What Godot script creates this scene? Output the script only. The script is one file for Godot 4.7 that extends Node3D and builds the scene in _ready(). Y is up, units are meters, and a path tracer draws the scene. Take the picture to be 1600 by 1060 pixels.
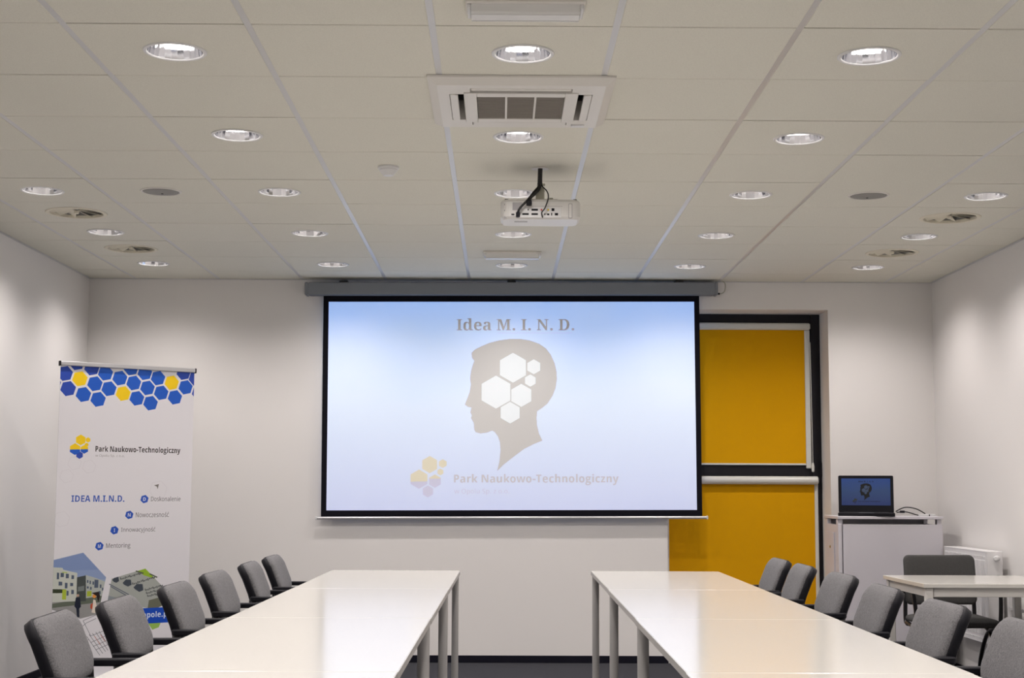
extends Node3D
# A conference room with a suspended ceiling, a projection screen and two rows of tables.

const C := 2.71          # ceiling height
const XL := -2.96        # left wall
const XR := 3.116        # right wall
const ZF := 12.2         # wall behind the viewer
const GX := -0.2278      # a main runner of the ceiling grid
const GZ := 0.436        # a cross joint of the ceiling grid
var M := {}
var used := {}
var rng := RandomNumberGenerator.new()

# ------------------------------------------------------------------ materials
func lin(r: float, g: float, b: float) -> Color:
	return Color(r, g, b).linear_to_srgb()

func mat(key: String, c: Color, rough := 0.6, metal := 0.0, spec := 0.5) -> StandardMaterial3D:
	var m := StandardMaterial3D.new()
	m.resource_name = key
	m.albedo_color = c
	m.roughness = rough
	m.metallic = metal
	m.metallic_specular = spec
	M[key] = m
	return m

func speckle(size: int, lo: float, hi: float, soft := 0, seed_ := 1) -> ImageTexture:
	var r := RandomNumberGenerator.new()
	r.seed = seed_
	var im := Image.create(size, size, false, Image.FORMAT_RGB8)
	for y in size:
		for x in size:
			var v := r.randf_range(lo, hi)
			im.set_pixel(x, y, Color(v, v, v))
	if soft > 0:
		im.resize(size / soft, size / soft, Image.INTERPOLATE_BILINEAR)
		im.resize(size, size, Image.INTERPOLATE_CUBIC)
	return ImageTexture.create_from_image(im)

func triplanar(m: StandardMaterial3D, tex: Texture2D, per_metre: float, bump: Texture2D = null, depth := 0.0) -> void:
	m.uv1_triplanar = true
	m.uv1_world_triplanar = true
	m.uv1_scale = Vector3.ONE * per_metre
	if tex:
		m.albedo_texture = tex
	if bump:
		m.heightmap_enabled = true
		m.heightmap_texture = bump
		m.heightmap_scale = depth

# ------------------------------------------------------------------ nodes
func numbered(called: String) -> String:
	var n: int = used.get(called, 0)
	used[called] = n + 1
	return called if n == 0 else "%s_%03d" % [called, n]

func thing(called: String, label: String, category: String, at := Vector3.ZERO, turn := 0.0, group := "") -> Node3D:
	var o := Node3D.new()
	o.name = numbered(called)
	add_child(o)
	o.position = at
	o.rotation.y = turn
	o.set_meta("label", label)
	o.set_meta("category", category)
	if group:
		o.set_meta("group", group)
	return o

func setting(called: String, label := "") -> Node3D:
	var o := Node3D.new()
	o.name = called
	add_child(o)
	o.set_meta("kind", "structure")
	if label:
		o.set_meta("label", label)
	return o

func part(called: String, mesh: Mesh, m: Material, parent: Node, at := Vector3.ZERO, rot := Vector3.ZERO, label := "") -> MeshInstance3D:
	var o := MeshInstance3D.new()
	o.name = called
	o.mesh = mesh
	o.material_override = m
	parent.add_child(o, true)
	o.position = at
	o.rotation = rot
	if label:
		o.set_meta("label", label)
	return o

func struct(called: String, mesh: Mesh, m: Material) -> MeshInstance3D:
	var o := part(called, mesh, m, self)
	o.set_meta("kind", "structure")
	return o

func copy(o: Node3D, label := "") -> Node3D:
	var c: Node3D = o.duplicate()
	c.name = numbered(String(o.name).rstrip("0123456789").trim_suffix("_"))
	add_child(c)
	if label:
		c.set_meta("label", label)
	return c

# ------------------------------------------------------------------ shapes
func st_new() -> SurfaceTool:
	var st := SurfaceTool.new()
	st.begin(Mesh.PRIMITIVE_TRIANGLES)
	return st

func tri(st: SurfaceTool, a: Vector3, b: Vector3, c: Vector3, n: Vector3, ua := Vector2.ZERO, ub := Vector2.ZERO, uc := Vector2.ZERO) -> void:
	var flip := (b - a).cross(c - a).dot(n) > 0.0
	for k in 3:
		var i: int = [0, 2, 1][k] if flip else k
		st.set_normal(n)
		st.set_uv([ua, ub, uc][i])
		st.add_vertex([a, b, c][i])

func quad(st: SurfaceTool, a: Vector3, b: Vector3, c: Vector3, d: Vector3, n: Vector3) -> void:
	tri(st, a, b, c, n)
	tri(st, a, c, d, n)

func add_box(st: SurfaceTool, lo: Vector3, hi: Vector3, r := 0.0) -> void:
	var mid := (lo + hi) / 2.0
	var h := (hi - lo) / 2.0
	r = minf(r, minf(h.x, minf(h.y, h.z)) * 0.95)
	for ax in 3:
		for s in [-1.0, 1.0]:
			var u := (ax + 1) % 3
			var v := (ax + 2) % 3
			var n := Vector3.ZERO
			n[ax] = s
			var p := []
			for q in [[-1, -1], [1, -1], [1, 1], [-1, 1]]:
				var w := mid
				w[ax] += s * h[ax]
				w[u] += q[0] * (h[u] - r)
				w[v] += q[1] * (h[v] - r)
				p.append(w)
			quad(st, p[0], p[1], p[2], p[3], n)
			if r > 0.0 and s > 0.0:
				pass
	if r <= 0.0:
		return
	for ax in 3:                                     # the twelve chamfers
		var u := (ax + 1) % 3
		var v := (ax + 2) % 3
		for su in [-1.0, 1.0]:
			for sv in [-1.0, 1.0]:
				var n := Vector3.ZERO
				n[u] = su
				n[v] = sv
				var p := []
				for q in [[-1, 0], [1, 0], [1, 1], [-1, 1]]:
					var w := mid
					w[ax] += q[0] * (h[ax] - r)
					w[u] += su * (h[u] - (r if q[1] == 0 else 0.0))
					w[v] += sv * (h[v] - (0.0 if q[1] == 0 else r))
					p.append(w)
				quad(st, p[0], p[1], p[2], p[3], n.normalized())
	for sx in [-1.0, 1.0]:
		for sy in [-1.0, 1.0]:
			for sz in [-1.0, 1.0]:
				var s := Vector3(sx, sy, sz)
				var p := []
				for ax in 3:
					var w := mid
					for k in 3:
						w[k] += s[k] * (h[k] - (0.0 if k == ax else r))
					p.append(w)
				tri(st, p[0], p[1], p[2], s.normalized())

func box(lo: Vector3, hi: Vector3, r := 0.0) -> ArrayMesh:
	var st := st_new()
	add_box(st, lo, hi, r)
	return st.commit()

func cbox(size: Vector3, r := 0.0) -> ArrayMesh:
	return box(-size / 2.0, size / 2.0, r)

# (radius, height) pairs turned round the y axis; running bottom to top on the outside faces outwards
func add_lathe(st: SurfaceTool, prof: Array, seg := 32, smooth := false, facet := false) -> void:
	var ns := []
	for i in prof.size() - 1:
		var d: Vector2 = prof[i + 1] - prof[i]
		ns.append(Vector2(d.y, -d.x).normalized())
	for i in prof.size() - 1:
		var na: Vector2 = ns[i]
		var nb: Vector2 = ns[i]
		if smooth:
			if i > 0:
				na = (ns[i] + ns[i - 1]).normalized()
			if i < ns.size() - 1:
				nb = (ns[i] + ns[i + 1]).normalized()
		for k in seg:
			var a := TAU * k / seg
			var b := TAU * (k + 1) / seg
			var ca := Vector3(cos(a), 0, sin(a))
			var cb := Vector3(cos(b), 0, sin(b))
			var cm := (ca + cb).normalized()
			var p: Vector2 = prof[i]
			var q: Vector2 = prof[i + 1]
			var v := [ca * p.x + Vector3.UP * p.y, cb * p.x + Vector3.UP * p.y, cb * q.x + Vector3.UP * q.y, ca * q.x + Vector3.UP * q.y]
			var n := [(cm if facet else ca) * na.x + Vector3.UP * na.y, (cm if facet else cb) * na.x + Vector3.UP * na.y, (cm if facet else cb) * nb.x + Vector3.UP * nb.y, (cm if facet else ca) * nb.x + Vector3.UP * nb.y]
			var out := (cm * (na.x + nb.x) + Vector3.UP * (na.y + nb.y))
			for t in [[0, 1, 2], [0, 2, 3]]:
				var cr: Vector3 = (v[t[1]] - v[t[0]]).cross(v[t[2]] - v[t[0]])
				if cr.length_squared() < 1e-16:
					continue
				for j in ([0, 2, 1] if cr.dot(out) > 0.0 else [0, 1, 2]):
					st.set_normal(n[t[j]])
					st.set_uv(Vector2.ZERO)
					st.add_vertex(v[t[j]])

func lathe(prof: Array, seg := 32, smooth := false, facet := false) -> ArrayMesh:
	var st := st_new()
	add_lathe(st, prof, seg, smooth, facet)
	return st.commit()

func add_tube(st: SurfaceTool, pts: Array, r: float, seg := 10) -> void:
	var up := Vector3(0.123, 0.456, 0.789)
	var rings := []
	var tang := []
	for i in pts.size():
		var d: Vector3 = (pts[mini(i + 1, pts.size() - 1)] - pts[maxi(i - 1, 0)]).normalized()
		var side := (up - d * up.dot(d)).normalized()
		up = side
		var other := d.cross(side)
		var ring := []
		for k in seg:
			var a := TAU * k / seg
			ring.append(side * cos(a) + other * sin(a))
		rings.append(ring)
		tang.append(d)
	for i in pts.size() - 1:
		for k in seg:
			var l := (k + 1) % seg
			var v := [pts[i] + rings[i][k] * r, pts[i] + rings[i][l] * r, pts[i + 1] + rings[i + 1][l] * r, pts[i + 1] + rings[i + 1][k] * r]
			var n := [rings[i][k], rings[i][l], rings[i + 1][l], rings[i + 1][k]]
			for t in [[0, 1, 2], [0, 2, 3]]:
				var cr: Vector3 = (v[t[1]] - v[t[0]]).cross(v[t[2]] - v[t[0]])
				for j in ([0, 2, 1] if cr.dot(n[0] + n[2]) > 0.0 else [0, 1, 2]):
					st.set_normal(n[t[j]])
					st.set_uv(Vector2.ZERO)
					st.add_vertex(v[t[j]])
	for e in [0, pts.size() - 1]:
		var n: Vector3 = -tang[e] if e == 0 else tang[e]
		for k in seg:
			tri(st, pts[e], pts[e] + rings[e][k] * r, pts[e] + rings[e][(k + 1) % seg] * r, n)

func tube(pts: Array, r: float, seg := 10) -> ArrayMesh:
	var st := st_new()
	add_tube(st, pts, r, seg)
	return st.commit()

func smooth_path(pts: Array, per := 6) -> Array:
	var out := []
	for i in pts.size() - 1:
		var a: Vector3 = pts[maxi(i - 1, 0)]
		var d: Vector3 = pts[mini(i + 2, pts.size() - 1)]
		for k in per:
			out.append((pts[i] as Vector3).cubic_interpolate(pts[i + 1], a, d, float(k) / per))
	out.append(pts[-1])
	return out

func rounded(w: float, h: float, r: float, each := 6) -> PackedVector2Array:
	var out := PackedVector2Array()
	for c in [[1, 1, 0.0], [-1, 1, 0.25], [-1, -1, 0.5], [1, -1, 0.75]]:
		for k in each + 1:
			var a: float = TAU * (c[2] + 0.25 * k / each)
			out.append(Vector2(c[0] * (w / 2 - r) + cos(a) * r, c[1] * (h / 2 - r) + sin(a) * r))
	return out

# an outline in x, y given a depth along z, edges chamfered at the front and the back
func prism(outline: PackedVector2Array, z0: float, z1: float, r := 0.0) -> ArrayMesh:
	var st := st_new()
	var area := 0.0
	for i in outline.size():
		area += outline[i].cross(outline[(i + 1) % outline.size()])
	if area < 0.0:
		outline = outline.duplicate()
		outline.reverse()
	var inner := PackedVector2Array()
	for i in outline.size():
		var before := outline[i] - outline[(i - 1 + outline.size()) % outline.size()]
		var after := outline[(i + 1) % outline.size()] - outline[i]
		if before.length() < 1e-7:
			before = after
		if after.length() < 1e-7:
			after = before
		var na := Vector2(before.y, -before.x).normalized()
		var nb := Vector2(after.y, -after.x).normalized()
		inner.append(outline[i] - (na + nb) / maxf(0.3, 1.0 + na.dot(nb)) * r)
	var ids := Geometry2D.triangulate_polygon(inner)
	for i in range(0, ids.size(), 3):
		for s in [[z0, -1.0], [z1, 1.0]]:
			var p := []
			for k in 3:
				var q := inner[ids[i + k]]
				p.append(Vector3(q.x, q.y, s[0]))
			tri(st, p[0], p[1], p[2], Vector3(0, 0, s[1]))
	var n := outline.size()
	for i in n:
		var a := outline[i]
		var b := outline[(i + 1) % n]
		var d := (b - a).normalized()
		var o := Vector3(d.y, -d.x, 0)
		if a.distance_to(b) < 1e-7:
			continue
		quad(st, Vector3(a.x, a.y, z0 + r), Vector3(b.x, b.y, z0 + r), Vector3(b.x, b.y, z1 - r), Vector3(a.x, a.y, z1 - r), o)
		if r > 0.0:
			var ai := inner[i]
			var bi := inner[(i + 1) % n]
			quad(st, Vector3(a.x, a.y, z1 - r), Vector3(b.x, b.y, z1 - r), Vector3(bi.x, bi.y, z1), Vector3(ai.x, ai.y, z1), (o + Vector3(0, 0, 1)).normalized())
			quad(st, Vector3(a.x, a.y, z0 + r), Vector3(b.x, b.y, z0 + r), Vector3(bi.x, bi.y, z0), Vector3(ai.x, ai.y, z0), (o - Vector3(0, 0, 1)).normalized())
	return st.commit()

# a padded panel: outline in (u, v), swollen by tf to the front and tb to the back, every point passed through bend(u, v, t)
func pillow(w: float, h: float, cr: float, tf: float, tb: float, bend: Callable, power := 4.0) -> ArrayMesh:
	var o := rounded(w, h, cr, 7)
	var rings := 9
	var lay := []
	for side in 2:
		for i in rings:
			var s := float(i) / (rings - 1) if side == 0 else 1.0 - float(i) / (rings - 1)
			s = sin(s * PI / 2)
			var t := pow(maxf(0.0, 1.0 - pow(s, power)), 1.0 / power) * (tf if side == 0 else -tb)
			if side == 1 and i == 0:
				continue
			var row := []
			for p in o:
				row.append(bend.call(p.x * s, p.y * s, t))
			lay.append(row)
	var st := st_new()
	st.set_smooth_group(0)
	var n := o.size()
	for i in lay.size() - 1:
		for k in n:
			var l := (k + 1) % n
			var v := [lay[i][k], lay[i][l], lay[i + 1][l], lay[i + 1][k]]
			for t in [[0, 1, 2], [0, 2, 3]]:
				if (v[t[1]] - v[t[0]]).cross(v[t[2]] - v[t[0]]).length_squared() < 1e-18:
					continue
				for j in [0, 2, 1]:
					st.set_uv(Vector2.ZERO)
					st.add_vertex(v[t[j]])
	st.generate_normals()
	return st.commit()

# ------------------------------------------------------------------ flat print
func poly(im: Image, pts: PackedVector2Array, c: Color) -> void:
	var lo := 1e9
	var hi := -1e9
	for p in pts:
		lo = minf(lo, p.y)
		hi = maxf(hi, p.y)
	var n := pts.size()
	for y in range(maxi(0, floori(lo)), mini(im.get_height() - 1, ceili(hi)) + 1):
		var yc := y + 0.5
		var xs := []
		for i in n:
			var a := pts[i]
			var b := pts[(i + 1) % n]
			if (a.y <= yc) != (b.y <= yc):
				xs.append(a.x + (yc - a.y) / (b.y - a.y) * (b.x - a.x))
		xs.sort()
		for i in range(0, xs.size() - 1, 2):
			var x0 := maxi(0, roundi(xs[i]))
			var x1 := mini(im.get_width(), roundi(xs[i + 1]))
			if x1 > x0:
				im.fill_rect(Rect2i(x0, y, x1 - x0, 1), c)

func hexagon(im: Image, mid: Vector2, r: float, c: Color, turn := 0.0) -> void:
	var p := PackedVector2Array()
	for k in 6:
		p.append(mid + Vector2.UP.rotated(turn + TAU * k / 6.0) * r)
	poly(im, p, c)

func stroke(im: Image, a: Vector2, b: Vector2, w: float, c: Color) -> void:
	var s := (b - a).normalized().orthogonal() * w / 2
	poly(im, PackedVector2Array([a + s, b + s, b - s, a - s]), c)

# writes the words into the rectangle at (x, y) of the size (w, h)
func words(im: Image, s: String, family: String, bold: bool, x: float, y: float, w: float, h: float, c: Color) -> void:
	var f := SystemFont.new()
	f.font_names = PackedStringArray([family])
	f.font_weight = 700 if bold else 400
	var t := TextMesh.new()
	t.font = f
	t.font_size = 96
	t.pixel_size = 0.01
	t.depth = 0.0
	t.text = s
	var arr := t.get_mesh_arrays() if t.get_surface_count() == 0 else t.surface_get_arrays(0)
	var v: PackedVector3Array = arr[Mesh.ARRAY_VERTEX]
	var ids: PackedInt32Array = arr[Mesh.ARRAY_INDEX] if arr[Mesh.ARRAY_INDEX] != null else PackedInt32Array(range(v.size()))
	var lo := Vector2(1e9, 1e9)
	var hi := -lo
	for p in v:
		lo = lo.min(Vector2(p.x, -p.y))
		hi = hi.max(Vector2(p.x, -p.y))
	var k := Vector2(w, h) / (hi - lo)
	for i in range(0, ids.size() - 2, 3):
		var q := PackedVector2Array()
		for j in 3:
			var p := v[ids[i + j]]
			q.append(Vector2(x, y) + (Vector2(p.x, -p.y) - lo) * k)
		if absf((q[1] - q[0]).cross(q[2] - q[0])) > 0.01:
			poly(im, q, c)

func slide_image() -> Image:
	var W := 1600
	var H := 908
	var im := Image.create(W, H, false, Image.FORMAT_RGB8)
	var wave := FastNoiseLite.new()                 # the slide shows a pale blue sky
	wave.seed = 4
	wave.frequency = 0.0016
	for by in range(0, H, 4):
		for bx in range(0, W, 8):
			var v := by / float(H)
			var t := clampf(v * 2.2 + wave.get_noise_2d(bx, by * 1.6) * 0.35, 0.0, 1.0)
			var a := Color(0.11, 0.28, 0.66).lerp(Color(0.17, 0.29, 0.46), t)
			a = a.lerp(Color(0.09, 0.15, 0.38), clampf((v - 0.45) * 1.7, 0.0, 1.0))
			im.fill_rect(Rect2i(bx, by, 8, 4), a.linear_to_srgb())
	var at := func(x, y): return Vector2((640 + x / 3.311 - 514) / 576.0 * W, (480 + y / 3.311 - 470) / 327.0 * H)
	var dark := Color(0, 0, 0)
	var head := [[327, 235], [345, 218], [380, 200], [420, 183], [470, 170], [530, 162], [580, 162], [630, 170], [680, 188], [715, 212], [740, 245], [760, 290], [770, 335], [771, 375], [764, 420], [748, 460], [722, 500], [695, 522], [668, 540], [665, 575], [667, 610], [677, 655], [695, 692], [650, 710], [600, 735], [540, 780], [495, 815], [460, 850], [472, 800], [478, 740], [475, 700], [465, 670], [448, 648], [435, 640], [410, 650], [375, 655], [350, 648], [342, 635], [340, 600], [325, 575], [330, 562], [322, 545], [328, 520], [310, 517], [293, 505], [305, 475], [318, 440], [325, 400], [320, 370], [325, 330], [335, 295], [343, 277], [330, 262]]
	var p := PackedVector2Array()
	for q in head:
		p.append(at.call(q[0], q[1]))
	poly(im, p, dark)
	var k := 1600.0 / 576.0 / 3.311
	var white := lin(0.27, 0.32, 0.36)
	for q in [[543, 313, 78], [651, 308, 39], [633, 380, 32], [455, 440, 86], [586, 457, 60], [528, 547, 56]]:
		hexagon(im, at.call(q[0], q[1]), q[2] * k, white)
	var faint := lin(0.28, 0.3, 0.36)
	words(im, "= 217 kPa", "Droid Sans", true, at.call(405, 420).x, at.call(405, 420).y, 76 * k, 17 * k, faint)
	for q in [[410, 400, 480, 396], [435, 412, 465, 410], [584, 416, 602, 420], [604, 424, 622, 436]]:
		stroke(im, at.call(q[0], q[1]), at.call(q[2], q[3]), 4.0, lin(0.36, 0.38, 0.43))
	var soft := lin(0.035, 0.03, 0.05)
	words(im, "Idea M. I. N. D.", "Droid Serif", true, at.call(250, 54).x, at.call(250, 54).y, 613 * k, 64 * k, dark)
	stroke(im, at.call(462, 131), at.call(852, 131), 3.0, lin(0.14, 0.2, 0.45))
	words(im, "Park Naukowo-Technologiczny", "Droid Sans", true, at.call(238, 864).x, at.call(238, 864).y, 850 * k, 58 * k, lin(0.02, 0.018, 0.045))
	words(im, "w Opolu Sp. z o.o.", "Droid Sans", false, at.call(240, 938).x, at.call(240, 938).y, 284 * k, 34 * k, lin(0.06, 0.06, 0.12))
	var yel := lin(0.17, 0.13, 0.0)
	var lil := lin(0.05, 0.055, 0.2)
	hexagon(im, at.call(113, 815), 45 * k, yel)
	hexagon(im, at.call(180, 810), 23 * k, yel)
	hexagon(im, at.call(168, 853), 18 * k, yel)
	hexagon(im, at.call(104, 953), 31 * k, lil)
	for q in [[58, 890, 50, 903], [140, 900, 35, 890]]:
		var h := PackedVector2Array()
		for j in 6:
			h.append(Vector2(q[0], q[1]) + Vector2.UP.rotated(TAU * j / 6.0) * q[2])
		for side in 2:
			var clip := PackedVector2Array([Vector2(-99, q[3] - 400), Vector2(400, q[3] - 400), Vector2(400, q[3] - 8), Vector2(-99, q[3] + 2)]) if side == 0 else PackedVector2Array([Vector2(-99, q[3] + 2), Vector2(400, q[3] - 8), Vector2(400, q[3] + 400), Vector2(-99, q[3] + 400)])
			for piece in Geometry2D.intersect_polygons(h, clip):
				var pp := PackedVector2Array()
				for e in piece:
					pp.append(at.call(e.x, e.y))
				poly(im, pp, yel if side == 0 else lil)
	return im

func banner_image() -> Image:
	var W := 860
	var H := 1950
	var im := Image.create(W, H, false, Image.FORMAT_RGB8)
	im.fill(Color8(226, 224, 228))
	var v := func(x, y): return Vector2(x, H - y)
	var blue := Color8(34, 92, 196)
	var deep := Color8(44, 74, 172)
	var yel := Color8(248, 208, 24)
	var step := Vector2(92.5, -28.5)
	var down := Vector2(21, -93.5)
	for q in [[28, 1897, 1], [50, 1805, 1], [145, 1773, 0], [237, 1747, 0], [214, 1843, 0], [303, 1816, 0], [370, 1886, 0], [278, 1912, 0], [460, 1860, 0], [483, 1764, 0], [550, 1833, 0], [573, 1737, 0], [641, 1806, 0], [733, 1781, 0], [803, 1849, 0], [617, 1899, 0], [192, 1940, 1], [440, 1953, 0], [530, 1928, 0], [98, 1967, 1], [787, 1942, 1], [870, 1910, 1], [-42, 1831, 1], [894, 1818, 1], [120, 1869, 2], [394, 1790, 2], [709, 1874, 2]]:
		hexagon(im, v.call(q[0], q[1]), 49, [blue, deep, yel][q[2]], deg_to_rad(17))
	for q in [[105, 1350, 44], [195, 1330, 44], [60, 1270, 44], [40, 1010, 50], [640, 1190, 60]]:
		hexagon(im, v.call(q[0], q[1]), q[2], Color8(217, 214, 219), 0.3)
		hexagon(im, v.call(q[0], q[1]), q[2] - 3, Color8(226, 224, 228), 0.3)
	# the emblem of hexagons
	hexagon(im, v.call(138, 1493), 33, yel)
	hexagon(im, v.call(183, 1494), 16, yel)
	hexagon(im, v.call(175, 1464), 13, yel)
	hexagon(im, v.call(105, 1436), 36, yel)
	hexagon(im, v.call(162, 1436), 27, yel)
	hexagon(im, v.call(134, 1400), 23, deep)
	var cut := 1430.0
	for q in [[105, 1436, 36], [162, 1436, 27]]:
		var h := PackedVector2Array()
		for j in 6:
			h.append(Vector2(q[0], H - q[1]) + Vector2.UP.rotated(TAU * j / 6.0) * q[2])
		for piece in Geometry2D.intersect_polygons(h, PackedVector2Array([v.call(0, cut), v.call(300, cut + 12), v.call(300, 1300), v.call(0, 1300)])):
			poly(im, piece, blue)
	var grey := Color8(104, 102, 104)
	words(im, "Park Naukowo-Technologiczny", "Droid Sans", true, 231, H - 1460, 548, 47, Color8(52, 46, 44))
	words(im, "w Opolu Sp. z o.o.", "Droid Sans", false, 232, H - 1408, 184, 20, Color8(160, 156, 156))
	words(im, "IDEA M.I.N.D.", "Droid Sans", true, 93, H - 1154, 330, 40, Color8(58, 92, 178))
	for q in [["D", "Doskonalenie", 552, 1131, 195, 30], ["N", "Nowoczesność", 457, 1033, 215, 32], ["I", "Innowacyjność", 366, 939, 220, 36], ["M", "Mentoring", 275, 843, 153, 38]]:
		hexagon(im, v.call(q[2], q[3]), 27, Color8(40, 84, 184), 0.25)
		words(im, q[0], "Droid Sans", true, q[2] - (4 if q[0] == "I" else 9), H - q[3] - 11, 8 if q[0] == "I" else 18, 22, Color8(222, 222, 232))
		words(im, q[1], "Droid Sans", false, q[2] + 42, H - q[3] - 17, q[4], q[5], grey)
	poly(im, PackedVector2Array([v.call(612, 1218), v.call(643, 1226), v.call(636, 1194), v.call(630, 1210)]), Color8(120, 116, 112))
	# the printed picture of a building under a blue sky
	var pic := PackedVector2Array([v.call(0, 766), v.call(177, 806), v.call(323, 652), v.call(298, 524), v.call(282, 430), v.call(172, 408), v.call(0, 470)])
	var put := func(pts: Array, c: Color):
		var q := PackedVector2Array()
		for e in pts:
			q.append(v.call(e[0], e[1]))
		for piece in Geometry2D.intersect_polygons(q, pic):
			poly(im, piece, c)
	poly(im, pic, Color8(128, 148, 190))
	put.call([[0, 700], [340, 700], [340, 640], [0, 640]], Color8(140, 158, 194))
	put.call([[0, 640], [340, 640], [340, 560], [0, 560]], Color8(152, 168, 196))
	put.call([[0, 530], [340, 560], [340, 380], [0, 380]], Color8(150, 150, 148))
	put.call([[0, 505], [340, 545], [340, 505], [0, 480]], Color8(98, 106, 92))
	put.call([[0, 722], [54, 718], [60, 706], [104, 694], [145, 684], [145, 514], [0, 514]], Color8(196, 200, 190))
	put.call([[144, 658], [198, 668], [203, 512], [145, 512]], Color8(72, 78, 76))
	put.call([[152, 600], [190, 606], [190, 575], [152, 572]], Color8(120, 128, 126))
	put.call([[197, 670], [260, 650], [325, 622], [300, 540], [203, 530]], Color8(178, 184, 178))
	for q in [[22, 690, 14, 40], [44, 688, 20, 26], [76, 682, 18, 28], [110, 672, 16, 24], [34, 636, 22, 24], [72, 628, 16, 34], [104, 626, 18, 20], [112, 584, 16, 26], [84, 580, 12, 30], [206, 640, 9, 18], [222, 636, 8, 22], [240, 630, 10, 20], [206, 602, 12, 14], [226, 598, 10, 18], [252, 640, 24, 50], [286, 610, 10, 22], [300, 590, 9, 18], [280, 570, 12, 20]]:
		put.call([[q[0], q[1]], [q[0] + q[2], q[1] - 2], [q[0] + q[2], q[1] - q[3]], [q[0], q[1] - q[3]]], Color8(82, 94, 112))
	put.call([[0, 592], [78, 588], [78, 566], [0, 568]], Color8(54, 62, 42))
	put.call([[58, 588], [82, 586], [82, 526], [58, 528]], Color8(172, 190, 62))
	put.call([[54, 694], [84, 690], [84, 684], [54, 688]], Color8(168, 188, 92))
	put.call([[208, 572], [236, 572], [236, 540], [208, 540]], Color8(168, 184, 58))
	for q in [[153, 548, 9, Color8(190, 160, 140)], [254, 540, 13, Color8(230, 150, 70)]]:
		hexagon(im, v.call(q[0], q[1]), q[2], q[3])
	put.call([[141, 536], [166, 536], [174, 480], [164, 470], [166, 416], [152, 420], [146, 470], [134, 484]], Color8(30, 36, 52))
	put.call([[236, 560], [280, 566], [290, 540], [280, 500], [268, 540], [250, 552]], Color8(40, 30, 28))
	put.call([[248, 520], [262, 516], [272, 470], [262, 436], [240, 442], [246, 480]], Color8(226, 214, 200))
	put.call([[232, 490], [246, 500], [244, 460], [232, 468]], Color8(190, 80, 50))
	# the card of printed lines with a green corner
	var card := PackedVector2Array([v.call(358, 642), v.call(571, 697), v.call(676, 592), v.call(728, 480), v.call(640, 442), v.call(590, 452), v.call(336, 500)])
	poly(im, card, Color8(168, 172, 166))
	var on := func(pts: Array, c: Color):
		var q := PackedVector2Array()
		for e in pts:
			q.append(v.call(e[0], e[1]))
		for piece in Geometry2D.intersect_polygons(q, card):
			poly(im, piece, c)
	on.call([[500, 700], [576, 700], [640, 630], [562, 656]], Color8(150, 186, 50))
	on.call([[340, 540], [470, 500], [470, 440], [336, 440]], Color8(140, 148, 152))
	on.call([[600, 500], [740, 530], [740, 430], [590, 430]], Color8(108, 110, 94))
	for q in [[362, 646, 44, 30], [428, 626, 58, 36], [498, 596, 64, 42]]:
		on.call([[q[0], q[1] - 12], [q[0] + 20, q[1] + 8], [q[0] + q[2] - 6, q[1] + 6], [q[0] + q[2], q[1] - q[3] + 10], [q[0] + q[2] * 0.6, q[1] - q[3]], [q[0] + 10, q[1] - 24]], Color8(66, 74, 84))
	for q in [[412, 640, 548, 672], [490, 606, 640, 646], [572, 566, 690, 592], [580, 546, 700, 570], [588, 528, 706, 546]]:
		var a: Vector2 = v.call(q[0], q[1])
		var b: Vector2 = v.call(q[2], q[3])
		for j in 14:
			var f0 := j / 14.0
			stroke(im, a.lerp(b, f0) + Vector2(0, (j * 7) % 5), a.lerp(b, f0 + 0.045) + Vector2(0, (j * 5) % 6), 9.0 if j % 3 else 14.0, Color8(84, 88, 88))
	for q in [[344, 610, 470, 540], [352, 596, 470, 526]]:
		stroke(im, v.call(q[0], q[1]), v.call(q[2], q[3]), 6.0, Color8(98, 106, 118))
	for q in [[510, 684, 560, 668], [600, 664, 650, 640]]:
		stroke(im, v.call(q[0], q[1]), v.call(q[2], q[3]), 8.0, Color8(84, 92, 72))
	# the web address on a blue band
	poly(im, PackedVector2Array([v.call(420, 452), v.call(752, 452), v.call(774, 356), v.call(440, 356)]), Color8(24, 76, 188))
	words(im, "pnt.opole.pl", "Droid Sans", true, 476, H - 430, 258, 48, Color8(214, 224, 240))
	poly(im, PackedVector2Array([v.call(600, 356), v.call(680, 356), v.call(669, 329), v.call(628, 316)]), Color8(150, 190, 90))
	# a line drawing of a plan
	var ink := Color8(120, 120, 126)
	for q in [[190, 395, 280, 430], [280, 430, 330, 330], [190, 395, 240, 300], [210, 380, 270, 404], [240, 300, 330, 330], [215, 300, 300, 180], [230, 310, 318, 190], [250, 316, 335, 200], [270, 322, 350, 206], [290, 326, 366, 214], [240, 260, 345, 300], [256, 236, 356, 272], [272, 214, 366, 248], [150, 330, 210, 380], [150, 330, 170, 250], [170, 250, 230, 280], [120, 250, 200, 190], [100, 200, 230, 150]]:
		stroke(im, v.call(q[0], q[1]), v.call(q[2], q[3]), 3.0, ink)
	for q in [[262, 300, 300, 244], [300, 306, 330, 262]]:
		stroke(im, v.call(q[0], q[1]), v.call(q[2], q[3]), 4.0, Color8(190, 140, 130))
	return im

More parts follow.
